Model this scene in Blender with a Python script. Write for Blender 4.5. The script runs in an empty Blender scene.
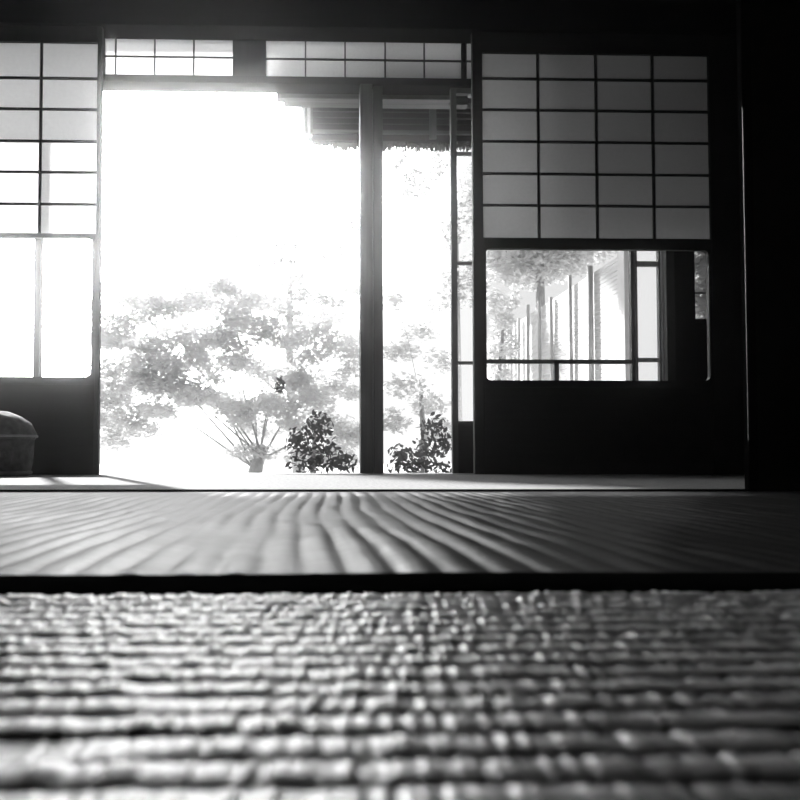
import bpy, bmesh, math, random
import numpy as np
from mathutils import Vector, Matrix, Euler

SC = bpy.context.scene
COL = SC.collection
rnd = random.Random(7)
rs = np.random.RandomState(11)

# ------------------------------------------------------------------ camera
F = 800.0
CAM_H = 0.0635
YAW, PITCH = math.radians(1.5), math.radians(2.0)
cd = bpy.data.cameras.new('camera')
cam = bpy.data.objects.new('camera', cd)
COL.objects.link(cam)
cam.location = (0, 0, CAM_H)
cam.rotation_euler = Euler((math.pi / 2 + PITCH, 0, -YAW), 'XYZ')
cd.sensor_width = 36.0
cd.lens = 36.0
PPX, PPY = 308 + F * math.tan(YAW), 459 - F * math.tan(PITCH)
cd.shift_x = (400 - PPX) / 800.0
cd.shift_y = (PPY - 400) / 800.0
cd.clip_start = 0.01
cd.clip_end = 300
cd.dof.use_dof = True
cd.dof.focus_distance = 3.2
cd.dof.aperture_fstop = 13.0
SC.camera = cam
CM = cam.rotation_euler.to_matrix()

def P(px, py, Y):
    """point of the vertical plane at distance Y seen at a photo pixel"""
    d = CM @ Vector(((px - PPX) / F, -(py - PPY) / F, -1.0))
    t = Y / d.y
    return Vector((d.x * t, Y, CAM_H + d.z * t))
def PX(px, Y, py=459): return P(px, py, Y).x
def PZ(py, Y, px=308): return P(px, py, Y).z

# ------------------------------------------------------------------ light
SC.view_settings.view_transform = 'Standard'
SC.view_settings.look = 'None'
SC.view_settings.gamma = 1.0
SC.view_settings.use_curve_mapping = False
SC.view_settings.exposure = 0.0
SC.cycles.max_bounces = 10
SC.cycles.diffuse_bounces = 6
SC.cycles.glossy_bounces = 4
SC.cycles.transmission_bounces = 6
SC.cycles.transparent_max_bounces = 16
SC.cycles.volume_bounces = 0
SC.cycles.sample_clamp_indirect = 20
SC.cycles.use_denoising = True

SKY = 1.15
GLOW = 22.0
w = bpy.data.worlds.new('overcast_white_sky')
SC.world = w
w.use_nodes = True
bg = w.node_tree.nodes['Background']
bg.inputs[0].default_value = (1, 1, 1, 1)
bg.inputs[1].default_value = SKY
# sky patch brightened for the opening's glow: brightest over the left of the garden
wn = w.node_tree
wt = wn.nodes.new('ShaderNodeTexCoord'); dp = wn.nodes.new('ShaderNodeVectorMath'); dp.operation = 'DOT_PRODUCT'
GA, GE = math.radians(10), math.radians(20)
dp.inputs[1].default_value = (-math.sin(GA) * math.cos(GE), math.cos(GA) * math.cos(GE), math.sin(GE))
wn.links.new(wt.outputs['Generated'], dp.inputs[0])
wm = wn.nodes.new('ShaderNodeMapRange'); wm.interpolation_type = 'SMOOTHERSTEP'
wm.inputs['From Min'].default_value = math.cos(math.radians(21)); wm.inputs['From Max'].default_value = 1.0
wm.inputs['To Min'].default_value = SKY; wm.inputs['To Max'].default_value = SKY + GLOW
wn.links.new(dp.outputs['Value'], wm.inputs['Value']); wn.links.new(wm.outputs[0], bg.inputs[1])

SUN_EL, SUN_AZ = math.radians(33.8), math.radians(20)     # the sun stands beyond the garden, to the left
sd = bpy.data.lights.new('sun', 'SUN')
sd.energy = 16.0
sd.angle = math.radians(1.2)
sun = bpy.data.objects.new('sun', sd)
COL.objects.link(sun)
to_sun = Vector((-math.sin(SUN_AZ) * math.cos(SUN_EL), math.cos(SUN_AZ) * math.cos(SUN_EL), math.sin(SUN_EL)))
sun.rotation_euler = to_sun.to_track_quat('Z', 'Y').to_euler()
sun.location = to_sun * 20

# ------------------------------------------------------------------ materials
def newmat(name):
    m = bpy.data.materials.new(name)
    m.use_nodes = True
    nt = m.node_tree
    for n in list(nt.nodes): nt.nodes.remove(n)
    out = nt.nodes.new('ShaderNodeOutputMaterial')
    return m, nt, out
def principled(nt, val, rough, spec=0.5):
    p = nt.nodes.new('ShaderNodeBsdfPrincipled')
    p.inputs['Base Color'].default_value = (val, val, val, 1)
    p.inputs['Roughness'].default_value = rough
    p.inputs['Specular IOR Level'].default_value = spec
    return p
def noise_col(nt, p, a, b, scale=(4, 4, 4), ns=6.0, detail=4):
    tc = nt.nodes.new('ShaderNodeTexCoord'); mp = nt.nodes.new('ShaderNodeMapping')
    mp.inputs['Scale'].default_value = scale
    nt.links.new(tc.outputs['Object'], mp.inputs['Vector'])
    nz = nt.nodes.new('ShaderNodeTexNoise'); nz.inputs['Scale'].default_value = ns; nz.inputs['Detail'].default_value = detail
    nt.links.new(mp.outputs[0], nz.inputs['Vector'])
    cr = nt.nodes.new('ShaderNodeValToRGB')
    cr.color_ramp.elements[0].position = 0.3; cr.color_ramp.elements[1].position = 0.7
    cr.color_ramp.elements[0].color = (a, a, a, 1); cr.color_ramp.elements[1].color = (b, b, b, 1)
    nt.links.new(nz.outputs['Fac'], cr.inputs[0])
    nt.links.new(cr.outputs[0], p.inputs['Base Color'])
    return nz, mp
def bump(nt, p, src, strength, dist):
    b = nt.nodes.new('ShaderNodeBump'); b.inputs['Strength'].default_value = strength; b.inputs['Distance'].default_value = dist
    nt.links.new(src, b.inputs['Height']); nt.links.new(b.outputs[0], p.inputs['Normal'])
def wood(name, a, b, rough=0.5, scale=(20, 20, 1.2), spec=0.5):
    m, nt, out = newmat(name)
    p = principled(nt, a, rough, spec)
    nz, mp = noise_col(nt, p, a, b, scale, 3.0)
    bump(nt, p, nz.outputs['Fac'], 0.25, 0.002)
    nt.links.new(p.outputs[0], out.inputs[0])
    return m
def plain(name, a, b, rough=0.8, ns=8.0, bmp=0.0, spec=0.3):
    m, nt, out = newmat(name)
    p = principled(nt, a, rough, spec)
    nz, mp = noise_col(nt, p, a, b, (1, 1, 1), ns)
    if bmp: bump(nt, p, nz.outputs['Fac'], bmp, 0.01)
    nt.links.new(p.outputs[0], out.inputs[0])
    return m

M = {}
M['dark_wood'] = wood('dark_stained_wood', 0.006, 0.014, 0.6, spec=0.3)
M['dark_wood_h'] = wood('dark_stained_wood_level', 0.006, 0.014, 0.6, (1.2, 20, 20), spec=0.3)
M['beam'] = wood('dimmed_beam_wood', 0.004, 0.008, 0.95, (1.2, 20, 20), spec=0.0)  # darkened copy of the dark wood, holding the beam undersides in shade
M['grey_wood'] = wood('weathered_grey_wood', 0.06, 0.12, 0.6)
M['grey_wood_h'] = wood('weathered_grey_wood_level', 0.06, 0.12, 0.6, (1.2, 20, 20))
M['pale_wood_h'] = wood('pale_worn_wood_level', 0.035, 0.07, 0.5, (1.2, 20, 20))
M['post'] = wood('grey_post_wood', .04, .08, .6)
M['bar'] = wood('pale_door_bar', .3, .45, .6)
M['lattice'] = wood('lattice_wood', 0.03, 0.05, 0.6)
M['plaster'] = plain('dark_earth_plaster', 0.006, 0.010, 0.9, 30, 0.2, 0.1)
M['ceiling'] = plain('dark_ceiling_board', 0.03, 0.05, 0.8, 5, spec=0.1)
M['bark'] = plain('rough_bark', 0.35, 0.5, 0.9, 25, 0.6)
M['gravel'] = plain('white_gravel', 0.3, 0.42, 0.9, 40, 0.3)
M['cloth'] = plain('black_border_cloth', 0.003, 0.006, 1.0, 60, 0.1, 0.0)
M['basket'] = plain('woven_straw', 0.05, 0.15, 0.8, 40, 0.5)
M['basket_rim'] = plain('pale_straw_rim', 0.25, 0.35, 0.7, 40, 0.3)
M['fusuma'] = plain('dark_paper_panel', 0.012, 0.018, 0.85, 12, 0.0, 0.1)
M['lacquer'] = plain('black_lacquer_edge', 0.01, 0.015, 0.45, 12, 0.0, 0.5)

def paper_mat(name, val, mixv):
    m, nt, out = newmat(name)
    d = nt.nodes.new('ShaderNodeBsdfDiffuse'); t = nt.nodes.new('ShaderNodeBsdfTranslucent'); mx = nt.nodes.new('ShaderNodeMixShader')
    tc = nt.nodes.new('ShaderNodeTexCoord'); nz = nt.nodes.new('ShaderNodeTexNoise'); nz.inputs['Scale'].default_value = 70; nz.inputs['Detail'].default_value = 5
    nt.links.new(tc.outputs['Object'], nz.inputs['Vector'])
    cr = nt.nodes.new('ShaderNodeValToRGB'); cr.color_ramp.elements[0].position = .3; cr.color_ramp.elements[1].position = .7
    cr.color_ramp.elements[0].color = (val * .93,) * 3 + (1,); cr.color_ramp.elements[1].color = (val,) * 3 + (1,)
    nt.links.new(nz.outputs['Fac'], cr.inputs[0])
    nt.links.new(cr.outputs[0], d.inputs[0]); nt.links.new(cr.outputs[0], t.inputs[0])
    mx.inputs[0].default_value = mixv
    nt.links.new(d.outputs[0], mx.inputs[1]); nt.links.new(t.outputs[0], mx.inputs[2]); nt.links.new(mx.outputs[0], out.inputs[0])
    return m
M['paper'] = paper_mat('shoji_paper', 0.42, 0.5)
M['paper_left_lit'] = paper_mat('left_door_paper_lit', 0.7, 0.5)  # shoji paper copy, tone raised to carry the bloom on that door
M['paper_transom_lit'] = paper_mat('transom_paper_lit', 0.75, 0.5)  # paper copy with the transoms' brightness put into its tone

m, nt, out = newmat('clear_window_glass')
tr = nt.nodes.new('ShaderNodeBsdfTransparent'); gl = nt.nodes.new('ShaderNodeBsdfGlossy'); mx = nt.nodes.new('ShaderNodeMixShader')
tr.inputs[0].default_value = (.95, .95, .95, 1); gl.inputs['Roughness'].default_value = .02
fr = nt.nodes.new('ShaderNodeFresnel'); fr.inputs[0].default_value = 1.35
nt.links.new(fr.outputs[0], mx.inputs[0]); nt.links.new(tr.outputs[0], mx.inputs[1]); nt.links.new(gl.outputs[0], mx.inputs[2]); nt.links.new(mx.outputs[0], out.inputs[0])
M['glass'] = m

def leaf_mat(name, val, tr=0.5):
    m, nt, out = newmat(name)
    d = nt.nodes.new('ShaderNodeBsdfDiffuse'); t = nt.nodes.new('ShaderNodeBsdfTranslucent'); mx = nt.nodes.new('ShaderNodeMixShader')
    d.inputs[0].default_value = (val, val, val, 1); t.inputs[0].default_value = (val, val, val, 1)
    mx.inputs[0].default_value = tr
    nt.links.new(d.outputs[0], mx.inputs[1]); nt.links.new(t.outputs[0], mx.inputs[2]); nt.links.new(mx.outputs[0], out.inputs[0])
    return m
M['leaf_pale'] = leaf_mat('pale_maple_leaf', 0.74, .5)
M['leaf_upper'] = leaf_mat('thin_maple_leaf', 0.3, .4)
M['leaf_mid'] = leaf_mat('mid_green_leaf', 0.46, .5)
M['leaf_dark'] = leaf_mat('dark_evergreen_leaf', 0.10, .3)

def straw_shader(nt, gloss, rough):
    d = nt.nodes.new('ShaderNodeBsdfDiffuse'); g = nt.nodes.new('ShaderNodeBsdfGlossy'); a = nt.nodes.new('ShaderNodeAddShader')
    g.inputs['Color'].default_value = (gloss, gloss, gloss, 1); g.inputs['Roughness'].default_value = rough
    nt.links.new(d.outputs[0], a.inputs[0]); nt.links.new(g.outputs[0], a.inputs[1])
    return d, g, a
def tatami_mat_near():
    m, nt, out = newmat('worn_tatami_straw')
    d, g, p = straw_shader(nt, .19, .38)
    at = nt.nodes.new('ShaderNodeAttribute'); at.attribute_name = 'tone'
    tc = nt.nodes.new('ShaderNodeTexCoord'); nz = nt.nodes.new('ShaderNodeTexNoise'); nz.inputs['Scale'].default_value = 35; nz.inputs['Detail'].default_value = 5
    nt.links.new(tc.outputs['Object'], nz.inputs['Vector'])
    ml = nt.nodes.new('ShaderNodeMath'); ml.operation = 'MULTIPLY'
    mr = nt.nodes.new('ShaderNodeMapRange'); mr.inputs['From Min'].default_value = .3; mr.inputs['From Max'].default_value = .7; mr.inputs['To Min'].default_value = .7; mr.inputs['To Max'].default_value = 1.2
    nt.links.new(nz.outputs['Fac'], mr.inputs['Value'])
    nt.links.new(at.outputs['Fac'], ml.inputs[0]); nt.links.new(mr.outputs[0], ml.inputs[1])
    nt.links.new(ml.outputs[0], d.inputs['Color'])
    nt.links.new(p.outputs[0], out.inputs[0])
    return m
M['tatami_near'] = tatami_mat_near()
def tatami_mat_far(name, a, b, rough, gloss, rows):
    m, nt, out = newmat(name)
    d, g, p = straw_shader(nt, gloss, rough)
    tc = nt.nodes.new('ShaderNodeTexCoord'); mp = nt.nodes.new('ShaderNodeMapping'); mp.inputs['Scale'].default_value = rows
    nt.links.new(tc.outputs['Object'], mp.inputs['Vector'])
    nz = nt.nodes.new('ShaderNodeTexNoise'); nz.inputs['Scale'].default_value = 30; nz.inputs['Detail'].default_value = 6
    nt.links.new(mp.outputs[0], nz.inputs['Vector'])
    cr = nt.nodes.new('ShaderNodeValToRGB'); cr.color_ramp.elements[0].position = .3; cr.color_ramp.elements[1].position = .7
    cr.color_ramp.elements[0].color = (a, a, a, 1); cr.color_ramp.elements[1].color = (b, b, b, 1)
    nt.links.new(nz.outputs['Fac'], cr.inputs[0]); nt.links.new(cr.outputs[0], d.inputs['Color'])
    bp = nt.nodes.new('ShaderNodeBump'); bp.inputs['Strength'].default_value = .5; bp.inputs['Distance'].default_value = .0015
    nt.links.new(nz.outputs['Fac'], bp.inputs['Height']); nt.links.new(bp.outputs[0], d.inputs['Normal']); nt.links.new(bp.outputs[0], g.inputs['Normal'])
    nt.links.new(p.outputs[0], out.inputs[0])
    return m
M['tatami_mid'] = tatami_mat_far('dark_tatami_straw', .005, .024, .32, .09, (1, 4, 1))  # one very dark straw tone over the whole middle mat
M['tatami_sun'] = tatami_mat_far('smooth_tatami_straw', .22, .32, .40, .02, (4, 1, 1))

# ------------------------------------------------------------------ helpers
def tag(o, label=None, cat=None, group=None, kind=None):
    if label: o['label'] = label
    if cat: o['category'] = cat
    if group: o['group'] = group
    if kind: o['kind'] = kind
    return o
def empty(name, loc=(0, 0, 0), label=None, cat=None, group=None, kind=None):
    o = bpy.data.objects.new(name, None); COL.objects.link(o); o.location = loc; o.empty_display_size = .1
    return tag(o, label, cat, group, kind)
class MB:
    def __init__(s): s.v = []; s.f = []
    def box(s, a, b):
        x0, x1 = sorted((a[0], b[0])); y0, y1 = sorted((a[1], b[1])); z0, z1 = sorted((a[2], b[2])); n = len(s.v)
        s.v += [(x0, y0, z0), (x1, y0, z0), (x1, y1, z0), (x0, y1, z0), (x0, y0, z1), (x1, y0, z1), (x1, y1, z1), (x0, y1, z1)]
        s.f += [tuple(n + i for i in q) for q in ((3, 2, 1, 0), (4, 5, 6, 7), (0, 1, 5, 4), (1, 2, 6, 5), (2, 3, 7, 6), (3, 0, 4, 7))]
        return s
    def tube(s, pts, rad, seg=10):
        n0 = len(s.v); k = len(pts)
        for i, p in enumerate(pts):
            p = Vector(p); a = Vector(pts[max(i - 1, 0)]); b = Vector(pts[min(i + 1, k - 1)])
            d = (b - a).normalized(); u = d.cross(Vector((.13, .97, .21))).normalized(); v = d.cross(u)
            r = rad[i] if hasattr(rad, '__len__') else rad
            for j in range(seg):
                t = 2 * math.pi * j / seg
                s.v.append(tuple(p + u * r * math.cos(t) + v * r * math.sin(t)))
        for i in range(k - 1):
            for j in range(seg):
                a = n0 + i * seg + j; b = n0 + i * seg + (j + 1) % seg
                s.f.append((a, b, b + seg, a + seg))
        s.f.append(tuple(n0 + j for j in range(seg))[::-1]); s.f.append(tuple(n0 + (k - 1) * seg + j for j in range(seg)))
        return s
    def build(s, name, mat, parent=None, bevel=0.0, smooth=False, origin=None):
        me = bpy.data.meshes.new(name)
        off = Vector((0, 0, 0))
        if origin is not None: off = Vector(origin)
        me.from_pydata([tuple(Vector(v) - off) for v in s.v], [], s.f); me.update()
        me.materials.append(mat)
        if smooth: me.shade_smooth()
        o = bpy.data.objects.new(name, me); COL.objects.link(o)
        if parent is not None:
            o.parent = parent
            pl = Vector((0, 0, 0)); q = parent
            while q is not None: pl += Vector(q.location); q = q.parent
            o.location = off - pl
        else: o.location = off
        if bevel:
            b = o.modifiers.new('bevel', 'BEVEL'); b.width = bevel; b.segments = 2; b.limit_method = 'ANGLE'
        return o
def bx(name, a, b, mat, parent=None, bevel=0.0):
    c = [(a[i] + b[i]) / 2 for i in range(3)]; c[2] = min(a[2], b[2])
    return MB().box(a, b).build(name, mat, parent, bevel, origin=c)
def struct(o, label=None, cat=None): return tag(o, label, cat, None, 'structure')

def grid_mesh(name, xs, ys, H, mat, parent, tone=None):
    nx, ny = len(xs), len(ys)
    X, Y = np.meshgrid(xs, ys)
    co = np.stack([X, Y, H], -1).reshape(-1, 3).astype(np.float32)
    i = np.arange(nx * ny).reshape(ny, nx)
    q = np.stack([i[:-1, :-1], i[:-1, 1:], i[1:, 1:], i[1:, :-1]], -1).reshape(-1, 4)
    me = bpy.data.meshes.new(name)
    me.vertices.add(len(co)); me.vertices.foreach_set('co', co.ravel())
    me.loops.add(q.size); me.loops.foreach_set('vertex_index', q.ravel().astype(np.int32))
    me.polygons.add(len(q)); me.polygons.foreach_set('loop_start', (np.arange(len(q)) * 4).astype(np.int32))
    me.update(calc_edges=True); me.shade_smooth()
    if tone is not None:
        a = me.attributes.new('tone', 'FLOAT', 'POINT'); a.data.foreach_set('value', tone.ravel().astype(np.float32))
    me.materials.append(mat)
    o = bpy.data.objects.new(name, me); COL.objects.link(o); o.parent = parent
    o.location = -Vector(parent.location)
    return o

# ------------------------------------------------------------------ the setting
YS = 3.37            # sliding paper doors
YO = 4.20            # outer line of the veranda
XL, XR = -2.6, 3.0
YB = -1.4
ZC = 2.5
MATT = 0.055
struct(bx('floor', (XL, YB, -.14), (XR, YS + .09, -MATT - .002), M['dark_wood_h']), 'dark board floor under the straw mats', 'floor')
struct(bx('ceiling', (XL, YB, ZC), (XR, YS + .06, ZC + .05), M['ceiling']), 'dark boarded ceiling', 'ceiling')
struct(bx('wall_left', (XL - .1, YB, -.14), (XL, YS + .06, ZC), M['plaster']), 'dark plaster wall at left', 'wall')
struct(bx('wall_right', (XR, YB, -.14), (XR + .1, YO + .1, ZC), M['plaster']), 'dark plaster wall at right', 'wall')
struct(bx('wall_back', (XL, YB - .1, -.14), (XR, YB, ZC), M['plaster']), 'dark plaster wall behind', 'wall')
zh = PZ(41, YS + .09)                       # underside of the room's head beam
struct(bx('wall_front', (XL, YS - .02, zh + .13), (XR, YS + .08, ZC), M['plaster']), 'dark plaster wall above the sliding paper doors', 'wall')
struct(bx('trim_1', (XL, YS - .025, zh), (XR, YS + .09, zh + .13), M['beam'], bevel=.003), 'dark wooden head beam above the sliding paper doors', 'beam')
ysl = YS - .06
struct(bx('trim_2', (XL, ysl, -.14), (XR, YS + .10, PZ(476, YS - .03)), M['pale_wood_h'], bevel=.002), 'pale worn wooden sill under the sliding paper doors', 'sill')
zs = PZ(476, YS - .03)                # top of that sill
# right of the right door the wall closes
xr1 = PX(746, YS)
struct(bx('wall_corner', (xr1 + .004, YS - .04, zs), (XR, YS + .08, zh), M['plaster']), 'dark wall right of the right sliding door', 'wall')
# ground, veranda
struct(bx('ground', (-40, YO + .2, -.7), (40, 90, -.45), M['gravel']), 'white gravel garden ground', 'ground')
struct(bx('floor_veranda', (-4.5, YS + .10, -.14), (XR, YO + .12, zs - .004), M['pale_wood_h']), 'worn wooden veranda boards', 'floor')
bxs = MB()
# outer line: head beam, ranma wall, wall above
zk0, zk1 = PZ(94, YO + .08), PZ(80, YO)
zr1 = PZ(41, YO)
struct(bx('trim_3', (-4.5, YO - .04, zk0), (XR, YO + .08, zk1), M['beam'], bevel=.003), 'dark lintel of the veranda under the paper transoms', 'lintel')
struct(bx('trim_4', (PX(275, YO), YO + .09, PZ(99, YO + .1)), (PX(452, YO + .1), YO + .15, zk0 + .05), M['grey_wood_h'], bevel=.002), 'grey grooved rail below the veranda lintel', 'rail')
struct(bx('trim_5', (PX(282, YO), YO + .16, PZ(103, YO + .16)), (PX(470, YO + .16), YO + .22, zk0 + .05), M['pale_wood_h'], bevel=.002), 'paler outer rail below the veranda lintel', 'rail')
struct(bx('wall_veranda', (-4.5, YO - .03, zr1 + .003), (XR, YO + .07, 2.75), M['plaster']), 'wall above the veranda transoms', 'wall')
struct(bx('ceiling_veranda', (-4.5, YS + .085, 2.6), (XR, YO - .035, 2.65), M['ceiling']), 'veranda ceiling', 'ceiling')
# transom windows
def ranma(idx, x0, x1, vpx, ypx, label, paper=True):
    root = empty('window_%d' % idx, (PX((x0 + x1) / 2, YO), YO, zk1), label, 'window', None, 'structure')
    X0, X1 = PX(x0, YO, 60), PX(x1, YO, 60)
    a = PZ(41.5, YO); b = PZ(79.5, YO)
    f = MB()
    f.box((X0 - .02, YO - .02, a), (X1 + .02, YO + .02, zr1 + .003)).box((X0 - .02, YO - .02, zk1), (X1 + .02, YO + .02, b))
    f.box((X0 - .02, YO - .02, b), (X0, YO + .02, a)).box((X1, YO - .02, b), (X1 + .02, YO + .02, a))
    f.build('window_frame', M['dark_wood_h'], root)
    mu = MB()
    for v in vpx:
        c = PX(v, YO, 60); mu.box((c - .004, YO - .012, b), (c + .004, YO - .002, a))
    for v in ypx:
        c = PZ(v, YO); mu.box((X0, YO - .012, c - .004), (X1, YO - .003, c + .004))
    mu.build('muntin_lattice', M['lattice'], root)
    pm = MB(); pm.v = [(X0, YO, b), (X1, YO, b), (X1, YO, a), (X0, YO, a)]; pm.f = [(0, 1, 2, 3)]
    pm.build('paper', M['paper_transom_lit'], root)
ranma(1, 105, 233, (116, 155, 194), (59.5,), 'long low paper transom at left above the veranda opening')
ranma(2, 266, 461, (305.5, 345, 385, 424), (60,), 'long low paper transom at right above the veranda opening')
ranma(3, 466, 480, (), (60,), 'paper transom behind the right sliding door')
ranma(4, -100, 95, (-60, -20, 20, 60), (60,), 'paper transom behind the left sliding door')
for k, (a, b) in enumerate(((95, 105), (233, 266), (461, 466), (481, 760), (-300, -100))):  # the widest is an unseen solid board added to darken the top panes
    struct(bx('trim_%d' % (6 + k), (PX(a, YO, 60) + .02, YO - .03, zk1), (PX(b, YO, 60) - .02 if b - a > 12 else PX(b, YO, 60) - .018, YO + .03, zr1 + .003), M['dark_wood']) if b - a > 12 else
           bx('trim_%d' % (6 + k), (PX(a, YO, 60) + .02, YO - .03, zk1), (max(PX(b, YO, 60) - .02, PX(a, YO, 60) + .024), YO + .03, zr1 + .003), M['dark_wood']),
           'dark upright or added board beside a paper transom', 'post')

# ------------------------------------------------------------------ sliding paper doors with a glass light
def rounded_opening(name, X0, X1, Z0, Z1, x0, x1, z0, z1, r, y0, y1, mat, parent):
    """board X0..X1 x Z0..Z1 with a rounded rectangular hole"""
    bm = bmesh.new()
    N = 8
    inner = []
    for cx, cz, a0 in ((x1 - r, z0 + r, -90), (x1 - r, z1 - r, 0), (x0 + r, z1 - r, 90), (x0 + r, z0 + r, 180)):
        for i in range(N + 1):
            a = math.radians(a0 + 90 * i / N)
            inner.append((cx + r * math.cos(a), cz + r * math.sin(a)))
    outer = []
    for cx, cz in ((X1, Z0), (X1, Z1), (X0, Z1), (X0, Z0)):
        outer += [(cx, cz)] * (N + 1)
    n = len(inner)
    V = {}
    for lay, y in ((0, y0), (1, y1)):
        V[lay] = ([bm.verts.new((p[0], y, p[1])) for p in inner],)
        oc = []
        for k, (cx, cz) in enumerate(((X1, Z0), (X1, Z1), (X0, Z1), (X0, Z0))):
            oc.append(bm.verts.new((cx, y, cz)))
        V[lay] = (V[lay][0], oc)
    for lay in (0, 1):
        I, O = V[lay]
        for k in range(4):
            for i in range(N):
                f = (I[k * (N + 1) + i], I[k * (N + 1) + i + 1], O[k])
                bm.faces.new(f)
            bm.faces.new((I[k * (N + 1) + N], I[((k + 1) * (N + 1)) % n], O[(k + 1) % 4], O[k]))
    for i in range(n):
        j = (i + 1) % n
        bm.faces.new((V[0][0][i], V[0][0][j], V[1][0][j], V[1][0][i]))
    for i in range(4):
        j = (i + 1) % 4
        bm.faces.new((V[0][1][i], V[0][1][j], V[1][1][j], V[1][1][i]))
    bmesh.ops.recalc_face_normals(bm, faces=bm.faces)
    me = bpy.data.meshes.new(name); bm.to_mesh(me); bm.free(); me.materials.append(mat)
    o = bpy.data.objects.new(name, me); COL.objects.link(o); o.parent = parent; o.location = -Vector(parent.location)
    return o

def shoji(idx, xpx0, xpx1, lat0, lat1, cols, rows, ytop, ylat, gx0, gx1, gy0, gy1, Y, label, thick=.03, pap='paper'):
    X0, X1 = PX(xpx0, Y), PX(xpx1, Y)
    zb, zt = zs + .001, PZ(ytop, Y)
    root = empty('door_%d' % idx, ((X0 + X1) / 2, Y, zb), label, 'door', None, 'structure')
    L0, L1 = PX(lat0, Y, 140), PX(lat1, Y, 140)
    zl0, zl1 = PZ(ylat[1], Y), PZ(ylat[0], Y)
    for a, b in ((X0, L0), (L1, X1)):
        bx('stile', (a, Y - thick / 2, zb), (b, Y + thick / 2, zt), M['dark_wood'], root, .003)
    bx('top_rail', (L0, Y - thick / 2 + .002, zl1), (L1, Y + thick / 2 - .002, zt), M['dark_wood_h'], root)
    for c in cols:
        x = PX(c, Y, 140)
        bx('muntin', (x - .0055, Y - .011, zl0), (x + .0055, Y - .001, zl1), M['lattice'], root)
    for c in rows:
        z = PZ(c, Y, (lat0 + lat1) / 2)
        bx('muntin', (L0, Y - .010, z - .005), (L1, Y - .002, z + .005), M['lattice'], root)
    pm = MB(); pm.v = [(L0, Y, zl0), (L1, Y, zl0), (L1, Y, zl1), (L0, Y, zl1)]; pm.f = [(0, 1, 2, 3)]
    pm.build('paper', M[pap], root)
    rounded_opening('glass_surround', L0, L1, PZ(gy1, Y) - .03, zl0, PX(gx0, Y, 310), PX(gx1, Y, 310), PZ(gy1, Y), PZ(gy0, Y), .022, Y - thick / 2 + .003, Y + thick / 2 - .003, M['dark_wood_h'], root)
    bx('glass_pane', (L0 + .004, Y - .0015, PZ(gy1, Y) - .01), (L1 - .004, Y + .0015, zl0 - .004), M['glass'], root)
    bx('base_board', (L0, Y - .008, zb), (L1, Y + .008, PZ(gy1, Y) - .03), M['dark_wood_h'], root)
    return root
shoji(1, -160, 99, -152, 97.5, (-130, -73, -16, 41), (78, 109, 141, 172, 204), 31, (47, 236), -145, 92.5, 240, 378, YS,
      'left sliding paper door with a wide glass light and dark base board', pap='paper_left_lit')
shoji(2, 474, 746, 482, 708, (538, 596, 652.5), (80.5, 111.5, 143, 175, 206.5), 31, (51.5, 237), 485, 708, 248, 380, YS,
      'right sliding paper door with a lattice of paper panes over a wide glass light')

# ------------------------------------------------------------------ outer line: posts and glazed doors
zf = zs - .004
struct(bx('trim_11', (PX(360, YO), YO - .05, zf), (PX(372.5, YO), YO + .05, zk0), M['post'], bevel=.004), 'weathered wooden veranda post in the middle of the opening', 'post')
struct(bx('trim_12', (PX(373.5, YO), YO - .03, zf), (PX(383, YO), YO + .05, zk0), M['lattice'], bevel=.004), 'darker door stile beside the veranda post', 'post')
struct(bx('trim_13', (PX(33, YO), YO - .02, zf), (PX(39, YO), YO + .03, zk0), M['grey_wood'], bevel=.003), 'thin veranda post behind the left sliding door', 'post')

def glazed(idx, x0, x1, sw, rails, board, Y, label, verts=(), mat='grey_wood', upper=None):
    X0, X1 = PX(x0, Y), PX(x1, Y)
    root = empty('door_%d' % idx, ((X0 + X1) / 2, Y, zf), label, 'door', None, 'structure')
    w_ = sw / F * Y
    for a, b in ((X0, X0 + w_), (X1 - w_, X1)):
        bx('stile', (a, Y - .016, zf), (b, Y + .016, zk0), M[mat], root, .002)
    bx('top_rail', (X0 + w_, Y - .014, zk0 - .03), (X1 - w_, Y + .014, zk0), M[mat + '_h'], root)
    for r, th in rails:
        z = PZ(r, Y); h = th / F * Y / 2
        bx('glazing_bar', (X0 + w_, Y - .012, z - h), (X1 - w_, Y + .012, z + h), M['bar'], root)
    for vx, ya, yb in verts:
        x = PX(vx, Y)
        bx('glazing_bar', (x - .012, Y - .012, PZ(yb, Y)), (x + .012, Y + .012, PZ(ya, Y)), M['bar'], root)
    zb = PZ(board, Y)
    if upper: bx('shade_board', (X0 + w_, Y - .011, PZ(upper, Y)), (X1 - w_, Y + .011, zk0 - .03), M['dark_wood_h'], root)  # unseen board added to shade the upper paper panes
    bx('base_board', (X0 + w_, Y - .01, zf), (X1 - w_, Y + .01, zb), M['dark_wood_h'], root)
    bx('glass_pane', (X0 + w_, Y - .002, zb), (X1 - w_, Y + .002, zk0 - .03), M['glass'], root)
glazed(3, 452, 482, 6, ((152.5, 3), (262.5, 3), (362.5, 3)), 421, YO, 'narrow glazed veranda door left of the right paper door')
glazed(4, 483, 636, 4, ((361, 4),), 421, YO, 'wide glazed veranda door behind the right paper door', verts=((557, 362, 421),), upper=242)
glazed(5, 636.6, 662, 2, ((262, 5), (359, 4)), 421, YO, 'narrow glazed door at the far end of the veranda', upper=242)
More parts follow.
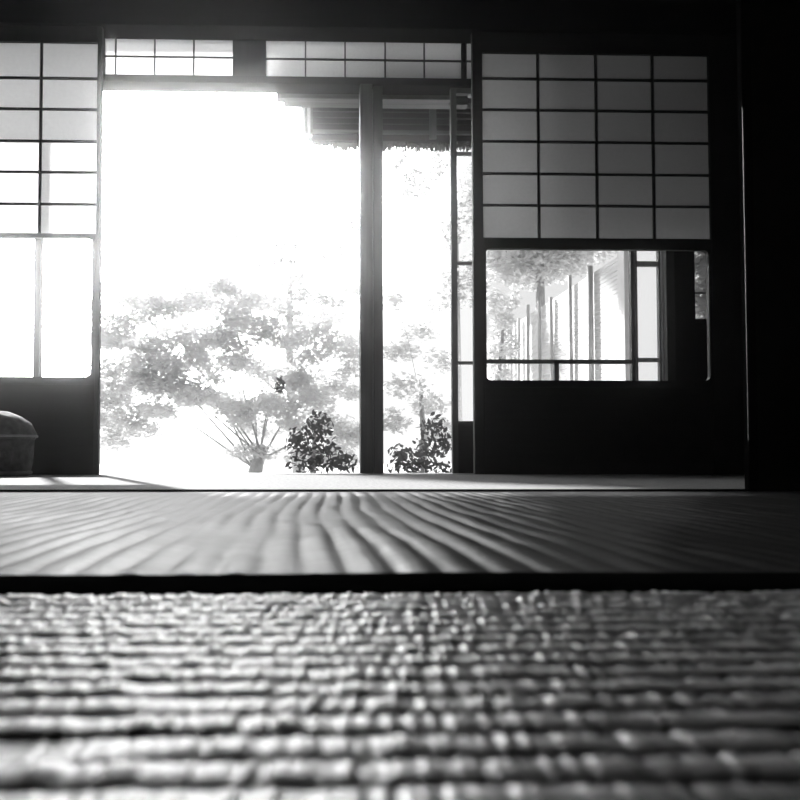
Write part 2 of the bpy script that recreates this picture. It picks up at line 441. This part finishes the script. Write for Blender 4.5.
# closing wall at the right end of the veranda, with its own small window
wy = YO
root = empty('wall_end', (PX(720, wy), wy, zf), 'dark boarded wall at the right end of the veranda', 'wall', None, 'structure')
wx0, wx1 = PX(663, wy), PX(860, wy)
ax0, ax1, az0, az1 = PX(695, wy), PX(722, wy), PZ(318, wy), PZ(240, wy)
mb = MB()
mb.box((wx0, wy - .03, zf), (ax0, wy + .03, zk0)).box((ax1, wy - .03, zf), (wx1, wy + .03, zk0))
mb.box((ax0, wy - .03, zf), (ax1, wy + .03, az0)).box((ax0, wy - .03, az1), (ax1, wy + .03, zk0))
mb.build('board_panel', M['dark_wood'], root)
bx('corner_post', (wx0, wy - .07, zf), (wx0 + .045, wy - .032, zk0), M['lattice'], root, .003)
bx('batten', (PX(671, wy - .05), wy - .05, zf), (PX(673, wy - .05), wy - .031, zk0), M['pale_wood_h'], root)
bx('glass_pane', (ax0, wy - .002, az0), (ax1, wy + .002, az1), M['glass'], root)
bx('batten', (ax0, wy - .012, PZ(292, wy)), (ax1, wy - .003, PZ(290.5, wy)), M['pale_wood_h'], root)

# dark papered sliding panel of the near partition, right
yp = 1.60
xp = PX(747, yp)
pr = empty('door_6', (xp + .5, yp, 0), 'black papered sliding panel closing the right side of the near room', 'door', None, 'structure')
bx('panel_board', (xp + .02, yp - .006, .002), (xp + .9, yp + .008, 1.9), M['fusuma'], pr)
bx('stile', (xp, yp - .006, .002), (xp + .02, yp + .010, 1.9), M['cloth'], pr)
bx('edge_trim', (xp - .0008, yp - .0085, PZ(440, yp)), (xp + .004, yp - .0061, PZ(104, yp)), M['lacquer'], pr)
struct(bx('trim_14', (xp + .9, yp - .05, 0.001), (xp + 1.0, yp + .05, ZC), M['dark_wood']), 'dark post at the end of the partition', 'post')
struct(bx('trim_15', (XL, yp - .05, 1.9), (XR, yp + .05, 2.02), M['dark_wood_h']), 'dark head beam of the near partition', 'beam')
struct(bx('wall_partition', (XL, yp - .03, 2.02), (XR, yp + .03, ZC), M['plaster']), 'dark plaster above the near partition', 'wall')

# ------------------------------------------------------------------ tatami mats
YE = 0.385; YM = 1.635
def vnoise(n, m, seed, sx, sy, X, Y):
    """smooth value noise sampled at X/sx, Y/sy"""
    r = np.random.RandomState(seed); g = r.rand(n, m)
    u = (X / sx) % (n - 1); v = (Y / sy) % (m - 1)
    i = np.floor(u).astype(int); j = np.floor(v).astype(int); a = u - i; b = v - j
    a = a * a * (3 - 2 * a); b = b * b * (3 - 2 * b)
    i1 = (i + 1) % n; j1 = (j + 1) % m
    return (g[i, j] * (1 - a) + g[i1, j] * a) * (1 - b) + (g[i, j1] * (1 - a) + g[i1, j1] * a) * b

nm = empty('tatami_mat', (0, YE - .5, 0), 'near worn straw tatami mat with thick ribs running across the foreground', 'tatami mat')
bx('mat_core', (-.9, YE - .92, -MATT), (.95, YE - .004, -.004), M['basket'], nm)
xs = np.concatenate([np.arange(-.9, -.3, .004), np.arange(-.3, .36, .001), np.arange(.36, .95, .004)])
ys = np.concatenate([np.arange(YE - .92, .10, .0025), np.arange(.10, YE - .002, .0008)])
Xg, Yg = np.meshgrid(xs, ys)
PITCHR = .0150
wav = (vnoise(40, 40, 3, .06, .03, Xg + 2, Yg + 2) - .5) * .0012
row = (Yg + wav - YE) / PITCHR
fr_ = row - np.floor(row)
ri = np.floor(row).astype(int)
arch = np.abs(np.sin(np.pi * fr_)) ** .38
SW = .0026
st = (Xg + ri * .0007 + (vnoise(40, 60, 5, .05, .02, Xg + 2, Yg + 2) - .5) * .002) / SW
si = np.floor(st).astype(int); sf = st - si
R = np.random.RandomState(5).rand(4096)
h1 = R[(si * 131 + ri * 977) % 4096]                 # one stalk in one rib
h2 = R[(np.floor(st / 3.3).astype(int) * 517 + ri * 313) % 4096]
h3 = R[(si * 37) % 4096]
stalk = np.sqrt(np.clip(1 - (2 * sf - 1) ** 2, 0, 1))
low = vnoise(60, 60, 9, .035, PITCHR, Xg + 2, row * PITCHR + 3)
H = arch * (.0016 + .0006 * (low - .5) + .0007 * (h2 - .5) + .0006 * (h1 - .5)) + stalk * (.0008 + .0006 * h1) * (.3 + .7 * arch)
# a flattened, frayed stretch of rib at the lower left
fl = np.exp(-((Xg + .088) / .05) ** 4) * np.exp(-((Yg - .183) / .0075) ** 4)
H = H * (1 - .8 * fl)
H -= .0026
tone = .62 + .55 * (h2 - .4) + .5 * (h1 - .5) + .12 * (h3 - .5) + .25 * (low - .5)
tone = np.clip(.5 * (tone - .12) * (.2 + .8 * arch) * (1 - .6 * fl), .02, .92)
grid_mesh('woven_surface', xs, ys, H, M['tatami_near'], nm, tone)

mm = empty('tatami_mat', (0, (YE + YM) / 2, 0), 'dark ribbed tatami mat in the middle with a black cloth border facing the camera', 'tatami mat')
bx('mat_core', (-1.6, YE + .004, -MATT), (1.9, YM, -.006), M['basket'], mm)
xs = np.arange(-1.6, 1.9, .0035); ys = np.concatenate([np.arange(YE + .064, 1.0, .005), np.arange(1.0, YM, .01)])
Xg, Yg = np.meshgrid(xs, ys)
warp = (vnoise(50, 50, 21, .25, .5, Xg + 4, Yg) - .5) * .035 + (vnoise(50, 50, 22, .06, .15, Xg + 4, Yg) - .5) * .006
ph = (Xg + warp) / .026
amp = .3 + 1.5 * vnoise(60, 60, 23, .05, .22, Xg + 4, Yg)
H = np.abs(np.sin(np.pi * ph)) ** .8 * .0021 * amp + (vnoise(80, 80, 24, .03, .05, Xg + 4, Yg) - .5) * .0016 - .0034
H = -.0034 + (H + .0034) * np.clip((YM - Yg) / .12, 0, 1)
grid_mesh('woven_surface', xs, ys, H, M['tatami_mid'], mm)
# cloth border folded over the front edge
bm_ = MB()
xs_ = np.arange(-1.6, 1.91, .05); prof = [(YE + .002, -MATT + .002), (YE + .001, -.006), (YE + .004, -.0015), (YE + .012, 0), (YE + .055, .0006), (YE + .063, -.0002), (YE + .067, -.0032)]
for x in xs_:
    for (y, z) in prof: bm_.v.append((x, y + .0006 * math.sin(x * 23), z + (.0004 * math.sin(x * 17) if z > -.01 else 0)))
k = len(prof)
for i in range(len(xs_) - 1):
    for j in range(k - 1):
        bm_.f.append((i * k + j, (i + 1) * k + j, (i + 1) * k + j + 1, i * k + j + 1))
bo = bm_.build('cloth_border', M['cloth'], mm, smooth=True); bo['label'] = 'black cloth border'

fm = empty('tatami_mat', (0, (YM + ysl) / 2, 0), 'far smooth tatami mat in the sunlight in front of the door sill', 'tatami mat')
bx('mat_core', (XL + .01, YM + .006, -MATT), (XR - .01, ysl - .002, -.004), M['basket'], fm)
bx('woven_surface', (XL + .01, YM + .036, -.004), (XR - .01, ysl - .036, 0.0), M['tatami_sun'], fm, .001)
bx('cloth_border', (XL + .01, YM + .006, -.004), (XR - .01, YM + .036, .0004), M['cloth'], fm)
bx('cloth_border', (XL + .01, ysl - .036, -.004), (XR - .01, ysl - .002, .0004), M['cloth'], fm)

# ------------------------------------------------------------------ straw stool / basket at the left edge
yb_ = 3.05
bxl, bxr = PX(-45, yb_), PX(36, yb_)
cxb = (bxl + bxr) / 2; rb = (bxr - bxl) / 2
zt_, zm_ = PZ(411, yb_), PZ(437, yb_)
bk = empty('lidded_basket', (cxb, yb_, 0.0005), 'dim round lidded straw basket at the left edge before the left paper door', 'basket')
def lathe(name, prof, mat, parent, seg=40):
    m_ = MB(); n = len(prof)
    for j in range(seg):
        t = 2 * math.pi * j / seg
        for r, z in prof: m_.v.append((cxb + r * math.cos(t), yb_ + r * .8 * math.sin(t), z))
    for j in range(seg):
        for i in range(n - 1):
            a = j * n + i; b = ((j + 1) % seg) * n + i
            m_.f.append((a, b, b + 1, a + 1))
    return m_.build(name, mat, parent, smooth=True)
z0 = .0008
lathe('basket_body', [(0, z0), (rb * .8, z0), (rb * .84, z0 + .012), (rb * .9, z0 + .05), (rb * .93, zm_ - .01), (0, zm_ - .01)], M['basket'], bk)
lathe('lid', [(0, zm_ - .009), (rb * .96, zm_ - .009), (rb * .98, zm_ + .012), (rb * .86, zm_ + .05), (rb * .6, zt_ - .022), (rb * .3, zt_ - .004), (0, zt_)], M['basket'], bk)
m_ = MB(); pts = [(cxb + rb * .985 * math.cos(t), yb_ + rb * .79 * math.sin(t), zm_ + .002) for t in np.linspace(0, 2 * math.pi, 41)]
m_.tube(pts, .005, 6).build('rim', M['basket_rim'], bk, smooth=True)
m_ = MB(); pts = [(cxb + rb * .84 * math.cos(t), yb_ + rb * .67 * math.sin(t), .012) for t in np.linspace(0, 2 * math.pi, 41)]
m_.tube(pts, .008, 6).build('foot_ring', M['basket_rim'], bk, smooth=True)

# ------------------------------------------------------------------ eave of the neighbouring wing
ye = 5.4
er = empty('wing_eave', (PX(372, ye), ye, -.45), 'dark boarded eave of the side wing behind the veranda post', 'eave')
ex0, ex1 = PX(303, ye), PX(800, ye)
bx('board_panel', (ex0 + .05, ye, PZ(131, ye)), (ex1, ye + .04, PZ(96, ye)), M['dark_wood_h'], er)
bx('top_batten', (ex0, ye - .03, PZ(107, ye)), (ex1, ye - .002, PZ(103, ye)), M['grey_wood_h'], er)
for q in range(3):
    z = PZ(112 + q * 6, ye); bx('slat', (ex0 + .05, ye - .012, z), (ex1, ye - .001, z + .006), M['lattice'], er)
bx('soffit_board', (ex0 + .06, ye + .0, PZ(140, ye)), (ex1, ye + .09, PZ(131.1, ye)), M['dark_wood_h'], er)
bx('low_batten', (ex0 + .05, ye - .03, PZ(134, ye)), (ex1, ye - .002, PZ(131, ye)), M['grey_wood_h'], er)
for px in (304.5, 310):
    bx('end_strut', (PX(px, ye), ye - .05, PZ(136, ye)), (PX(px + 2.5, ye), ye - .031, PZ(100, ye)), M['pale_wood_h'], er)
bx('upright', (PX(430, ye), ye - .045, PZ(140, ye)), (PX(437, ye), ye - .031, PZ(103, ye)), M['grey_wood'], er)
bx('column', (PX(368, ye), ye + .05, -.45), (PX(376, ye), ye + .12, PZ(110, ye)), M['grey_wood'], er)
bx('column', (ex1 - .12, ye + .05, -.45), (ex1 - .02, ye + .15, PZ(110, ye)), M['grey_wood'], er)
# thatch-like fringe of the reeds under the eave
fr2 = MB(); x = ex0 + .03
while x < ex1:
    fall = min(1, (x - ex0) / .25)
    L = (.045 + .035 * fall) * (.75 + .5 * rnd.random()); wd = .004 + .004 * rnd.random(); zt0 = PZ(134, ye); yy = ye + .02 + .05 * rnd.random()
    fr2.box((x, yy, zt0 - L), (x + wd, yy + .008, zt0 + .01)); x += wd * .6
fr2.build('reed_fringe', M['grey_wood'], er)
ve = empty('shade_eave', (1.9, 4.9, 2.6), 'added roof eave shading the right part of the veranda', 'eave', None, 'structure')
bx('roof_sheet', (-.2, YO + .08, 2.78), (3.6, 5.88, 2.84), M['grey_wood_h'], ve)  # unseen sheet added to keep the sun off the right paper door
ve2 = empty('shade_eave', (-2, 4.7, 2.9), 'added roof eave shading the left part of the veranda', 'eave', None, 'structure')
bx('roof_sheet', (-4.5, YO + .08, 2.93), (-.21, 5.2, 2.99), M['grey_wood_h'], ve2)  # unseen sheet added to shade the upper row of the transoms
# its roof sheet, rising away
rf = MB(); zr = PZ(94, ye)
rf.v = [(ex0 - .02, ye - .10, zr), (ex1, ye - .10, zr), (ex1, ye + 2.2, zr + .62), (ex0 - .02, ye + 2.2, zr + .62)]
rf.v += [(a, b, c + .06) for a, b, c in rf.v]
rf.f = [(3, 2, 1, 0), (4, 5, 6, 7), (0, 1, 5, 4), (1, 2, 6, 5), (2, 3, 7, 6), (3, 0, 4, 7)]
rf.build('roof_sheet', M['grey_wood_h'], er)

# ------------------------------------------------------------------ slatted fence running away to the right
XF = 2.48
fe = empty('slatted_fence', (XF, 8.5, -.45), 'tall pale slatted garden fence with grey posts seen through the right door glass', 'fence')
M['post_pale'] = plain('weathered_pale_post', .6, .75, .8, 20, 0)
M['fence'] = plain('pale_bamboo', .85, .93, .7, 20, 0)
ztop = PZ(250, 6.3, 620)
posts = []
for px in (598, 577, 557, 545, 533.5, 524, 516, 509):
    posts.append(XF * F / (px - 308))
y = posts[0] + .0
mb = MB(); z = -.40
while z < 1.68:
    mb.box((XF, 6.05, z), (XF + .012, 11.5, z + .031)); z += .036
mb.build('slat_panel', M['fence'], fe)
for i, yy in enumerate(posts):
    mb = MB().tube([(XF - .03, yy, -.45), (XF - .03 + .01 * math.sin(i), yy, .6), (XF - .03, yy, 1.74 + .05 * math.sin(i * 2.1))], .026 if i == 0 else .018, 10)
    mb.build('fence_post', M['post_pale'], fe, smooth=True)
bx('end_post', (XF - .06, 6.02, -.45), (XF + .02, 6.16, 2.3), M['fence'], fe, .004)
rail = MB()
for zz in (.35, 1.2):
    rail.box((XF + .013, 6.17, zz), (XF + .03, 11.5, zz + .03))
rail.build('fence_rail', M['fence'], fe)

# ------------------------------------------------------------------ plants
def leaf_mesh(name, C, size, mat, parent, droop=.5, star=True, seed=1, flat=.6):
    r = np.random.RandomState(seed); n = len(C)
    nrm = r.normal(size=(n, 3)); nrm[:, 2] = np.abs(nrm[:, 2]) + flat * 2; nrm /= np.linalg.norm(nrm, axis=1)[:, None]
    t = r.normal(size=(n, 3)); t -= (t * nrm).sum(1)[:, None] * nrm; t /= np.linalg.norm(t, axis=1)[:, None]
    b = np.cross(nrm, t)
    s = size * (.6 + .8 * r.rand(n))
    if star:
        ang = np.radians([0, 28, 52, 80, 110, 180, 250, 280, 308, 332]); rad = np.array([1, .42, .85, .36, .6, .22, .6, .36, .85, .42])
    else:
        ang = np.radians([0, 50, 130, 180, 230, 310]); rad = np.array([1, .5, .5, 1, .5, .5])
    k = len(ang)
    co = C[:, None, :] + s[:, None, None] * rad[None, :, None] * (np.cos(ang)[None, :, None] * t[:, None, :] + np.sin(ang)[None, :, None] * b[:, None, :])
    co = co.reshape(-1, 3).astype(np.float32)
    me = bpy.data.meshes.new(name)
    me.vertices.add(n * k); me.vertices.foreach_set('co', co.ravel())
    me.loops.add(n * k); me.loops.foreach_set('vertex_index', np.arange(n * k, dtype=np.int32))
    me.polygons.add(n); me.polygons.foreach_set('loop_start', (np.arange(n) * k).astype(np.int32))
    me.update(calc_edges=True)
    me.materials.append(mat)
    o = bpy.data.objects.new(name, me); COL.objects.link(o); o.parent = parent; o.location = -Vector(parent.location)
    return o
def spray_points(clumps, per, seed):
    """clumps: (x, y, z, rx, ry, rz)"""
    r = np.random.RandomState(seed); out = []
    for (x, y, z, rx, ry, rz), n in zip(clumps, per):
        p = r.normal(size=(n, 3)); p /= np.linalg.norm(p, axis=1)[:, None]
        p *= (r.rand(n, 1) ** .45)
        # layered sprays: pull points towards a few drooping levels
        q = p * np.array([rx, ry, rz]); q[:, 2] -= .25 * rz * (p[:, 0] ** 2 + p[:, 1] ** 2)
        out.append(q + np.array([x, y, z]))
    return np.concatenate(out)
def clump_px(px, py, Y, rpx, rpy, depth=.5):
    c = P(px, py, Y); return (c.x, c.y, c.z, rpx / F * Y, depth, rpy / F * Y)
def tree(name, label, base, top, clumps, dens, size, mat, seed, r0=.1, star=True, cat='tree', group=None, flat=.6):
    root = empty(name, base, label, cat, group)
    per = [int(5 * dens * c[3] * c[5] * math.pi) + 20 for c in clumps]
    C = spray_points(clumps, per, seed)
    C = C[C[:, 2] > -.43]
    leaf_mesh('foliage', C, size, mat, root, seed=seed, star=star, flat=flat)
    mb = MB(); base = Vector(base); top = Vector(top)
    rr = random.Random(seed)
    mid = base.lerp(top, .5) + Vector((rr.uniform(-.1, .1), 0, 0))
    mb.tube([base, base.lerp(mid, .5), mid, top], [r0, r0 * .85, r0 * .7, r0 * .45], 10)
    for c in clumps[::11]:
        e = Vector(c[:3]); s_ = mid.lerp(top, rr.random())
        m2 = s_.lerp(e, .5) + Vector((0, 0, .12))
        mb.tube([s_, m2, e], [r0 * .10, r0 * .06, r0 * .02], 6)
    mb.build('trunk', M['bark'], root, smooth=True)
    return root

Ym = 9.5
r = random.Random(3)
cl = []
for q in range(133):
    px = 98 + (q % 19) * 14.2 + r.uniform(-6, 6); row_ = q // 19
    ptop = 300 - 24 * math.sin((px - 90) / 95); pbot = 446 if px < 135 else (438 - 16 * math.sin((px - 135) / 110 * math.pi) if px < 245 else 455)
    py = ptop + (pbot - ptop) * (row_ + r.uniform(-.4, 1.2)) / 7
    cl.append(clump_px(px, py, Ym + r.uniform(-.8, .8), r.uniform(14, 30), r.uniform(7, 13), .35))
b = P(264, 474, Ym)
tree('maple_tree', 'broad pale maple filling the left of the veranda opening', (b.x, Ym, -.45), P(262, 445, Ym), cl, 760, .042, M['leaf_pale'], 31, .13)
cl = []
for (px, py, rx, ry) in ((240, 235, 22, 8), (285, 245, 26, 9), (300, 225, 20, 7), (330, 250, 26, 9), (270, 262, 30, 8), (225, 250, 18, 6), (350, 225, 16, 8), (150, 300, 24, 6)):
    cl.append(clump_px(px, py, 12 + r.uniform(-.5, .5), rx, ry, .4))
tree('maple_tree', 'faint upper maple sprays against the sky left of the veranda post', (P(300, 459, 12).x, 12, -.45), P(290, 260, 12), cl, 260, .05, M['leaf_upper'], 32, .09)
cl = []
for (px, py, rx, ry) in ((395, 300, 18, 10), (420, 330, 24, 12), (400, 350, 22, 12), (440, 300, 14, 12), (405, 385, 24, 14), (440, 360, 20, 14), (430, 400, 24, 16), (395, 420, 18, 14), (440, 430, 18, 14)):
    cl.append(clump_px(px, py, 7.7 + r.uniform(-.2, .2), rx, ry, .25))
tree('maple_tree', 'pale maple between the veranda post and the narrow glazed door', (P(425, 459, 7.7).x, 7.7, -.45), P(420, 380, 7.7), cl, 620, .042, M['leaf_pale'], 33, .04)
cl = [clump_px(*a) for a in ((415, 180, 11.5, 20, 18, .5), (436, 170, 11.5, 10, 14, .5), (400, 160, 11.5, 10, 7, .4), (448, 232, 11.5, 12, 20, .5), (449, 285, 11.5, 12, 22, .5), (440, 150, 11.5, 12, 8, .4), (470, 200, 11.5, 16, 40, .6), (470, 280, 11.5, 18, 30, .6))]
tree('broadleaf_tree', 'thin tall tree with loose leaf tufts left of the narrow glazed door', (P(458, 459, 11.5).x, 11.5, -.45), P(455, 200, 11.5), cl, 260, .05, M['leaf_mid'], 34, .08)
# added tree: unseen crown above the sight line shades the right of the room
cl = [(x, 12.6 + r.uniform(-.15, .15), z, .55, .35, .5) for x in np.arange(-2.75, 4.2, .72) for z in (6.55, 7.3, 8.0)]
tree('shade_tree', 'unseen tall evergreen added above the lintel to shade the right of the room', (P(372, 459, 12.6).x, 12.6, -.45), (P(372, 459, 12.6).x, 12.6, 7.6), cl, 600, .12, M['leaf_dark'], 51, .12, star=False)
# dark shrubs low in the opening
cl = [clump_px(*a) for a in ((300, 440, 7.4, 18, 16, .3), (325, 452, 7.4, 18, 18, .3), (310, 462, 7.4, 24, 12, .3), (318, 425, 7.4, 16, 14, .3), (345, 462, 7.4, 14, 10, .3), (280, 385, 7.4, 6, 9, .1))]
tree('evergreen_shrub', 'dark leafy shrub low left of the veranda post', (P(315, 459, 7.4).x, 7.4, -.45), P(315, 430, 7.4), cl, 330, .03, M['leaf_dark'], 41, .035, star=False, cat='shrub', flat=0)
cl = [clump_px(*a) for a in ((400, 455, 6.8, 16, 12, .3), (425, 450, 6.8, 18, 14, .3), (445, 445, 6.8, 12, 14, .3), (412, 466, 6.8, 26, 8, .3), (440, 466, 6.8, 12, 9, .3), (432, 425, 6.8, 14, 12, .3))]
tree('evergreen_shrub', 'dark leafy shrub low between the veranda post and the narrow glazed door', (P(420, 459, 6.8).x, 6.8, -.45), P(420, 440, 6.8), cl, 300, .03, M['leaf_dark'], 42, .03, star=False, cat='shrub', flat=0)
# trees behind the fence
cl = [clump_px(*a) for a in ((500, 255, 14, 30, 26, .8), (530, 262, 14, 28, 28, .8), (560, 258, 14, 30, 24, .8), (590, 245, 14, 26, 20, .8), (520, 225, 14, 40, 30, .8), (575, 220, 14, 40, 26, .8), (545, 195, 14, 40, 26, .8), (500, 190, 14, 30, 28, .8), (475, 175, 14, 24, 22, .8))]
tree('broadleaf_tree', 'dense grey tree standing behind the slatted fence', (P(540, 459, 14).x, 14, -.45), P(540, 240, 14), cl, 520, .06, M['leaf_pale'], 35, .14)
cl = [clump_px(*a) for a in ((492, 300, 9, 12, 14, .3), (503, 320, 9, 12, 16, .3), (509, 345, 9, 10, 18, .3), (492, 350, 9, 12, 18, .3), (500, 375, 9, 14, 12, .3), (512, 300, 9, 8, 10, .3))]
tree('garden_shrub', 'loose pale shrub at the far end of the slatted fence', (P(503, 459, 9).x, 9, -.45), P(503, 330, 9), cl, 600, .04, M['leaf_pale'], 43, .04, cat='shrub')
cl = [clump_px(*a) for a in ((706, 260, 6, 20, 26, .2), (706, 300, 6, 20, 24, .2), (715, 230, 6, 20, 22, .2), (706, 340, 6, 16, 24, .2))]
tree('garden_shrub', 'grey leafy shrub outside the small window at the end of the veranda', (P(706, 459, 6).x, 6, -.45), P(706, 280, 6), cl, 1600, .035, M['leaf_mid'], 44, .03, cat='shrub')

# ------------------------------------------------------------------ thin haze added in the room for the lens bloom
m, nt, out = newmat('bloom_haze')
vs = nt.nodes.new('ShaderNodeVolumeScatter'); vs.inputs['Density'].default_value = .035; vs.inputs['Anisotropy'].default_value = .986
nt.links.new(vs.outputs[0], out.inputs['Volume'])
hz = MB().box((XL + .01, -.5, .004), (XR - .01, YS - .07, 1.88)).build('bloom_haze', m)
tag(hz, 'thin haze volume added in the room to make the bloom', 'haze', kind='stuff')
